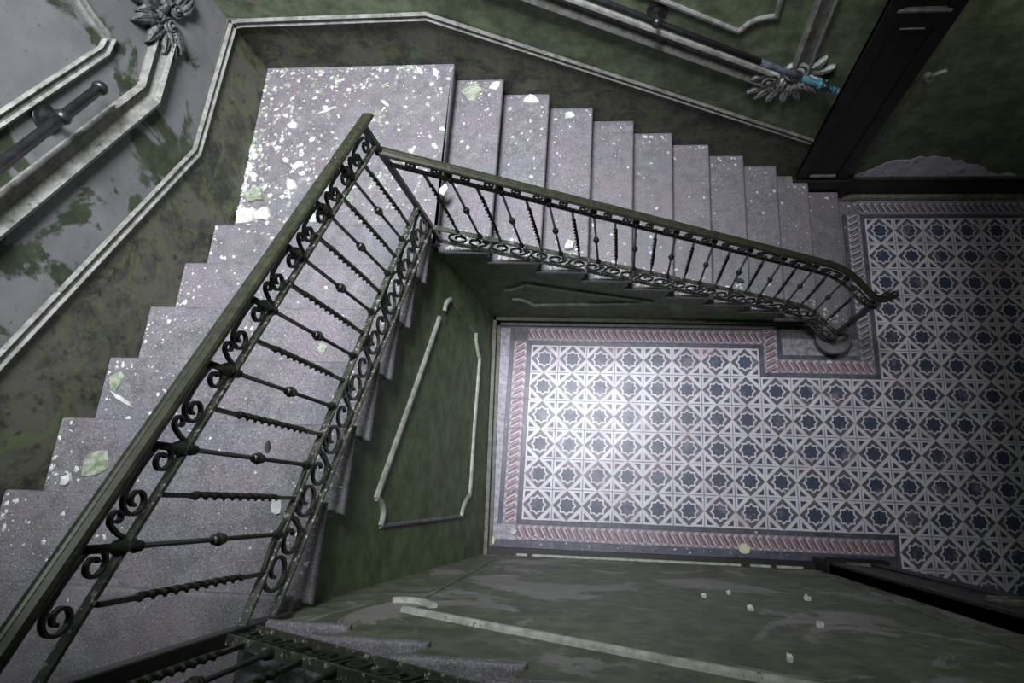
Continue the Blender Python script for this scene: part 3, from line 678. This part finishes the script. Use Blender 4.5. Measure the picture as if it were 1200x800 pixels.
def ornament(label, origin, ex, ez, n, leaves, rosettes, mat):
    root = thing('plaster_ornament', label, 'ornament', origin); X = Vector(ex); Z = Vector(ez); N = Vector(n)
    base = Matrix((X, Z, N)).transposed().to_4x4()
    for x, z, ang, L, W in leaves:
        o = link('leaf', leaf_mesh(L, W), mat, root); o.matrix_local = base @ Matrix.Translation((x, z, .004)) @ Matrix.Rotation(R(ang - 90), 4, 'Z')
    for x, z, r in rosettes:
        o = link('rosette', rosette_mesh(r), mat, root); o.matrix_local = base @ Matrix.Translation((x, z, .0))
    return root
ornament('grey carved leaf ornament with two round bosses under the teal rail end', (1.80, YW, 1.59), (1, 0, 0), (0, 0, 1), (0, -1, 0),
         [(.02, -.02, 268, .22, .042), (-.03, -.03, 248, .21, .040), (.06, -.01, 288, .20, .040), (.09, .02, 312, .19, .040), (-.08, -.04, 228, .18, .036), (.10, .05, 345, .17, .036), (.11, .08, 22, .17, .034), (.10, .10, 58, .16, .034), (-.14, -.05, 205, .14, .032), (-.02, .02, 258, .14, .042), (.05, .01, 300, .13, .040), (.08, .05, 330, .13, .036), (-.07, -.01, 236, .12, .034), (.03, -.01, 278, .13, .036), (-.18, .03, 178, .10, .03)],
         [(.03, .085, .085), (-.135, .005, .080)], M['ornament'])
ornament('dark carved acanthus ornament at the bend of the left wall moulding', (XW, 1.0, 2.70), (0, 1, 0), (0, 0, 1), (1, 0, 0),
         [(0, .03, 90, .26, .045), (.03, .02, 70, .26, .045), (-.03, .02, 110, .26, .045), (.06, .0, 48, .24, .043), (-.06, .0, 132, .24, .043), (.08, -.03, 26, .21, .040), (-.08, -.02, 154, .20, .040), (.08, -.06, 4, .18, .038), (.06, -.08, -18, .16, .036), (-.06, -.06, 200, .17, .036), (-.10, -.05, 178, .14, .034), (.02, .08, 84, .15, .045), (-.03, .07, 104, .15, .042), (.05, .06, 58, .15, .042), (-.06, .05, 128, .15, .04), (.09, .02, 34, .13, .036), (-.02, -.06, 225, .16, .032), (-.05, -.10, 210, .12, .028), (.02, -.02, 75, .10, .05), (-.04, -.02, 100, .10, .05)],
         [(-.055, -.045, .048), (.055, -.05, .042)], M['ornament_dark'])

# ------------------------------------------------------------------ dark wooden pilasters
def pilaster(label, x0, x1, yb_, yf, z0, ztop, direction):
    root = thing('pilaster', label, 'pilaster', ((x0 + x1) / 2, yb_, z0)); bpy.context.view_layer.update()
    def bx(name, a, b, d0, d1, u, v, mat, bev=.004):
        ya, yb2 = yb_ + direction * d0, yb_ + direction * d1
        part(name, box_mesh(name, a, b, min(ya, yb2), max(ya, yb2), u, v, bev), mat, root)
    D = abs(yf - yb_)
    bx('plinth', x0 - .02, x1 + .07, 0, D + .02, z0, z0 + .30, M['dark_wood'])
    bx('plinth_moulding', x0 - .025, x1 + .045, 0, D + .032, z0 + .30, z0 + .33, M['dark_wood'], .008)
    bx('shaft', x0, x1, 0, D - .012, z0 + .33, ztop, M['dark_wood'])
    bx('stile', x0, x0 + .09, 0, D + .004, z0 + .33, ztop, M['dark_wood']); bx('stile', x1 - .09, x1, 0, D + .004, z0 + .33, ztop, M['dark_wood'])
    bx('panel_moulding', x0 + .10, x1 - .10, 0, D + .010, z0 + .37, z0 + .395, M['ledge'], .006)
    bx('cross_rail', x0 + .09, x1 - .09, 0, D + .004, z0 + 2.06, z0 + 2.20, M['dark_wood'])
    bx('panel_moulding', x0 + .13, x1 - .15, 0, D + .012, z0 + 2.07, z0 + 2.082, M['ledge'], .004)
    bx('panel_moulding', x0 + .06, x1 - .06, 0, D + .014, z0 + 2.20, z0 + 2.225, M['ledge'], .006)
    return root
pilaster('dark brown wooden pilaster on the back wall at the foot of the stairs', 2.19, 2.615, YW, YW - .045, 0.0, 3.31, -1)
pilaster('black wooden pilaster at the right end of the lower well wall', 2.225, 2.60, YLW - .02, -1.825, 0.0, 3.31, 1)

# ------------------------------------------------------------------ tap-like hook on the back wall
hk = thing('wall_hook', 'small pale metal hook on the green wall right of the dark pilaster', 'hook', (2.70, YW, 1.60))
link('back_plate', lathe_mesh('back_plate', [(.034, 0), (.034, .005), (.022, .012), (.014, .02)], 16), M['mould_pale'], hk, align_z((0, -1, 0)))
link('arm', sweep('arm', [(0, 0, 0), (0, -.05, .0), (.0, -.085, .03), (-.012, -.10, .085)], (1, 0, 0), circ(.011, 8), smooth=True), M['mould_grey'], hk)
link('lever', sweep('lever', [(-.012, -.10, .085), (-.03, -.11, .14), (.02, -.12, .19)], (1, 0, 0), circ(.012, 8), smooth=True), M['mould_pale'], hk)

# ------------------------------------------------------------------ fallen plaster
def flake_mesh(w, l, th, seed, n=9):
    r = random.Random(seed); bm = bmesh.new(); a0 = r.random() * 6
    ring = []
    for i in range(n):
        a = a0 + 2 * math.pi * i / n; k = r.uniform(.62, 1.1); ring.append((w / 2 * k * math.cos(a), l / 2 * k * math.sin(a)))
    lo = [bm.verts.new((x, y, 0)) for x, y in ring]; hi = [bm.verts.new((x * .93, y * .93, th * r.uniform(.8, 1.5))) for x, y in ring]
    c = bm.verts.new((0, 0, th * 1.1)); bm.faces.new(lo[::-1])
    for i in range(n):
        j = (i + 1) % n; bm.faces.new((lo[i], lo[j], hi[j], hi[i])); bm.faces.new((hi[i], hi[j], c))
    return bm_mesh('plaster_flake', bm)
def zt(k): return k * RI
flakes = [  # x, y, z, width, length, thickness, rotation, material, label
 (.000, 1.315, zt(9), .145, .095, .016, 5, 'chip_white', 'large white plaster flake against the wall on the second step below the lower landing'),
 (-.395, 1.265, zt(10), .15, .16, .005, 10, 'chip_green', 'greenish paint flake on the step just below the lower landing'),
 (-.225, 1.31, zt(10), .10, .07, .012, 30, 'chip_white', 'small white plaster flake beside the greenish paint flake'),
 (.27, 1.30, zt(8), .09, .07, .010, 15, 'chip_white', 'white plaster bit at the wall end of the step right of the large flake'),
 (.315, .24, zt(8), .10, .07, .028, 40, 'chip_white', 'white plaster lump lying by the foot of the lower railing balusters'),
 (1.502, .19, zt(4), .04, .03, .015, 0, 'chip_white', 'small white crumb by the lower railing near its curve'),
 (1.60, .245, zt(4), .085, .04, .018, -12, 'chip_dark', 'dark fragment on a low step inside the lower railing'),
 (-1.742, .225, Z11, .17, .14, .018, 20, 'chip_white', 'white plaster slab at the left front edge of the lower landing'),
 (-1.63, .235, Z11, .12, .13, .016, 60, 'chip_white', 'broken white plaster slab second from the wall at the landing edge'),
 (-1.72, .37, Z11, .16, .12, .014, -25, 'chip_green', 'grey-green plaster slab behind the white slabs on the landing'),
 (-1.33, 1.005, Z11, .16, .025, .010, 24, 'chip_white', 'thin white plaster sliver in the middle of the lower landing'),
 (-.925, 1.055, Z11, .09, .035, .010, -40, 'chip_white', 'small white sliver on the right half of the lower landing'),
 (-.60, 1.29, Z11, .05, .10, .010, 20, 'chip_white', 'narrow white flake near the far right corner of the landing'),
 (-.455, .40, Z11, .06, .11, .012, -25, 'chip_white', 'white flake on the landing right behind the railing corner'),
 (-1.46, .585, Z11, .10, .07, .012, 15, 'chip_white', 'white plaster piece midway along the wall side of the lower landing'),
 (-1.475, .44, Z11, .08, .09, .012, 50, 'chip_white', 'white plaster piece nearer the front edge on the landing'),
 (-1.55, .90, Z11, .08, .07, .010, 0, 'chip_white', 'white plaster piece toward the far corner of the landing'),
 (-1.752, -1.0, zt(15), .085, .10, .006, 10, 'chip_green', 'pale green round flake at the wall end of a middle flight step'),
 (-1.70, -1.085, zt(15), .17, .02, .008, -28, 'chip_white', 'thin white splinter on the step beside the pale green round flake'),
 (-1.60, -1.405, zt(16), .15, .13, .005, 30, 'chip_green', 'large green paint flake under the left handrail near the upper landing'),
 (-1.715, -1.47, zt(16), .05, .06, .012, 0, 'chip_white', 'small white flake left of the large green paint flake'),
 (-.83, -.77, zt(14), .07, .06, .006, 20, 'chip_green', 'pale flake seen between the balusters of the middle railing'),
 (-.83, -1.30, zt(16), .028, .060, .006, 8, 'chip_dark', 'dark leaf-like scrap between the balusters of the middle railing'),
 (-.645, -1.535, zt(17), .06, .09, .010, 12, 'chip_white', 'white flake at the foot of the middle railing balusters, near the upper landing'),
 (1.687, -1.775, 0.0, .125, .095, .012, 20, 'chip_yellow', 'yellowish plaster flake on the tile border by the lower well wall'),
 (-.36, -1.80, 0.0, .07, .08, .012, 0, 'chip_yellow', 'yellowish crumb in the near left corner of the tiled floor'),
 (-.18, -1.72, 0.0, .06, .07, .02, 0, 'chip_white', 'white plaster crumb on the left corner of the tile border'),
 (1.44, -.165, 0.0, .05, .04, .012, 0, 'chip_white', 'white flake on the tiled floor just below the right flight wall'),
 (2.45, -.235, 0.0, .06, .045, .012, 10, 'chip_white', 'white flake on the floor tiles beside the rounded bottom step'),
]
for i, (x, y, z, w, l, th, rot, mt, lab) in enumerate(flakes):
    o = link('plaster_flake', flake_mesh(w, l, th, 50 + i), M[mt]); o.location = (x, y, z + .0005); o.rotation_euler = (0, 0, R(rot)); tag(o, lab, 'plaster flake', 'fallen plaster flakes')
# curls of loose paint hanging off the lower well wall
curls = [(1.105, 1.955, 0.025, 'leftmost white paint curl on the lower well wall'), (1.263, 2.279, 0.030, 'white paint curl in the middle of the lower well wall'),
         (1.449, 2.607, 0.030, 'white paint curl with a shadow, right of centre on the lower well wall'), (1.184, 3.196, 0.025, 'nearest white paint curl on the lower well wall, toward the bottom edge'),
         (1.25, 1.80, 0.025, 'small white paint curl above the middle one on the lower wall'), (1.62, 1.85, 0.045, 'jagged white paint curl near the right end of the lower wall')]
for i, (x, z, w, lab) in enumerate(curls):
    o = link('paint_curl', flake_mesh(w, w * 1.4, .012, 90 + i), M['chip_white']); o.location = (x, YLW + .004, z); o.rotation_euler = (R(-62), 0, R(rnd.uniform(-20, 20))); tag(o, lab, 'paint curl', 'paint curls on the lower well wall')
# crumbs nobody could count
def crumbs(name, label, spots, mat, seed):
    r = random.Random(seed); verts, faces = [], []
    for (x0, x1, y0, y1, z, n, s0, s1, bias) in spots:
        for i in range(n):
            fx, fy = r.random(), r.random()
            if bias == 'x0': fx = fx ** 2.6
            if bias == 'y1': fy = 1 - (1 - fy) ** 2.6 if r.random() < .0 else 1 - fy ** 2.4
            if bias == 'corner':
                if r.random() < .55: fx = fx ** 2.8
                else: fy = 1 - fy ** 2.6
            if bias == 'y0': fy = fy ** 2.4
            x, y = x0 + (x1 - x0) * fx, y0 + (y1 - y0) * fy; s = s0 + (s1 - s0) * r.random() ** 3; a = r.random() * 6.28; b = len(verts)
            sx, sy = r.uniform(.55, 1), r.uniform(.35, 1)
            for k in range(5):
                q = a + k * 1.2566 + r.uniform(-.35, .35); e1, e2 = s * sx * r.uniform(.6, 1) * math.cos(q - a), s * sy * r.uniform(.6, 1) * math.sin(q - a)
                verts.append((x + e1 * math.cos(a) - e2 * math.sin(a), y + e1 * math.sin(a) + e2 * math.cos(a), z + .0005))
            verts.append((x + s * .1, y, z + s * r.uniform(.15, .5))); faces += [(b + k, b + (k + 1) % 5, b + 5) for k in range(5)] + [tuple(b + k for k in (4, 3, 2, 1, 0))]
    me = bpy.data.meshes.new(name); me.from_pydata(verts, [], faces); o = link(name, me, mat); tag(o, label, 'debris', None, 'stuff'); return o
crumbs('plaster_crumbs', 'white plaster crumbs scattered over the lower landing along its walls', [(XW + .02, XLAND - .02, .10, YW - .03, Z11, 560, .003, .034, 'corner'), (XW + .02, -1.2, .10, .8, Z11, 220, .004, .045, 'x0'), (XW + .02, XLAND, .06, YW - .03, Z11, 300, .003, .016, None)], M['chip_white'], 3)
crumbs('paint_crumbs', 'grey-green paint crumbs mixed over the corner of the lower landing', [(XW + .02, -.7, .15, YW - .03, Z11, 300, .005, .040, 'corner')], M['chip_green'], 5)
sp = []
for k in range(1, 11):
    xf = XR - (k - 1) * G; n = int(90 - 7 * (10 - k)); ye_ = YW - (.11 if k < 3 else .03); sp += [(xf - G + .02, xf - .02, .15, ye_, zt(k), n, .003, .026, 'y1'), (xf - G + .02, xf - .02, .075, .22, zt(k), 60 + 22 * max(0, k - 4), .003, .026, 'y0'), (xf - G + .02, xf - .02, .2, 1.3, zt(k), 14, .003, .012, None)]
crumbs('plaster_crumbs', 'white plaster crumbs scattered on the lower flight along wall and railing', sp, M['chip_white'], 11)
sp = []
for k in range(12, 18):
    yf = YL - (k - 12) * G2; sp += [(XW + .02, -1.2, yf - G2 + .02, yf - .02, zt(k), 70, .003, .024, 'x0'), (-.60, XE - .01, yf - G2 + .02, yf - .02, zt(k), 55, .003, .018, None), (-1.6, -.6, yf - G2 + .02, yf - .02, zt(k), 22, .003, .014, None)]
sp += [(XW + .02, XE, -2.8, YL2 - .02, Z18, 40, .003, .014, None)]
crumbs('plaster_crumbs', 'white plaster crumbs scattered on the middle flight and the upper landing', sp, M['chip_white'], 13)
crumbs('plaster_crumbs', 'white plaster crumbs scattered on the tiled floor of the stairwell', [(-.3, 2.8, -1.8, -.1, 0.0, 150, .003, .018, None), (2.7, 4.2, -1.6, 1.3, 0.0, 40, .003, .014, None), (2.62, 3.0, 1.0, 1.34, 0.0, 14, .01, .03, None), (-.3, 2.1, -1.83, -1.7, 0, 60, .004, .02, None)], M['chip_white'], 17)
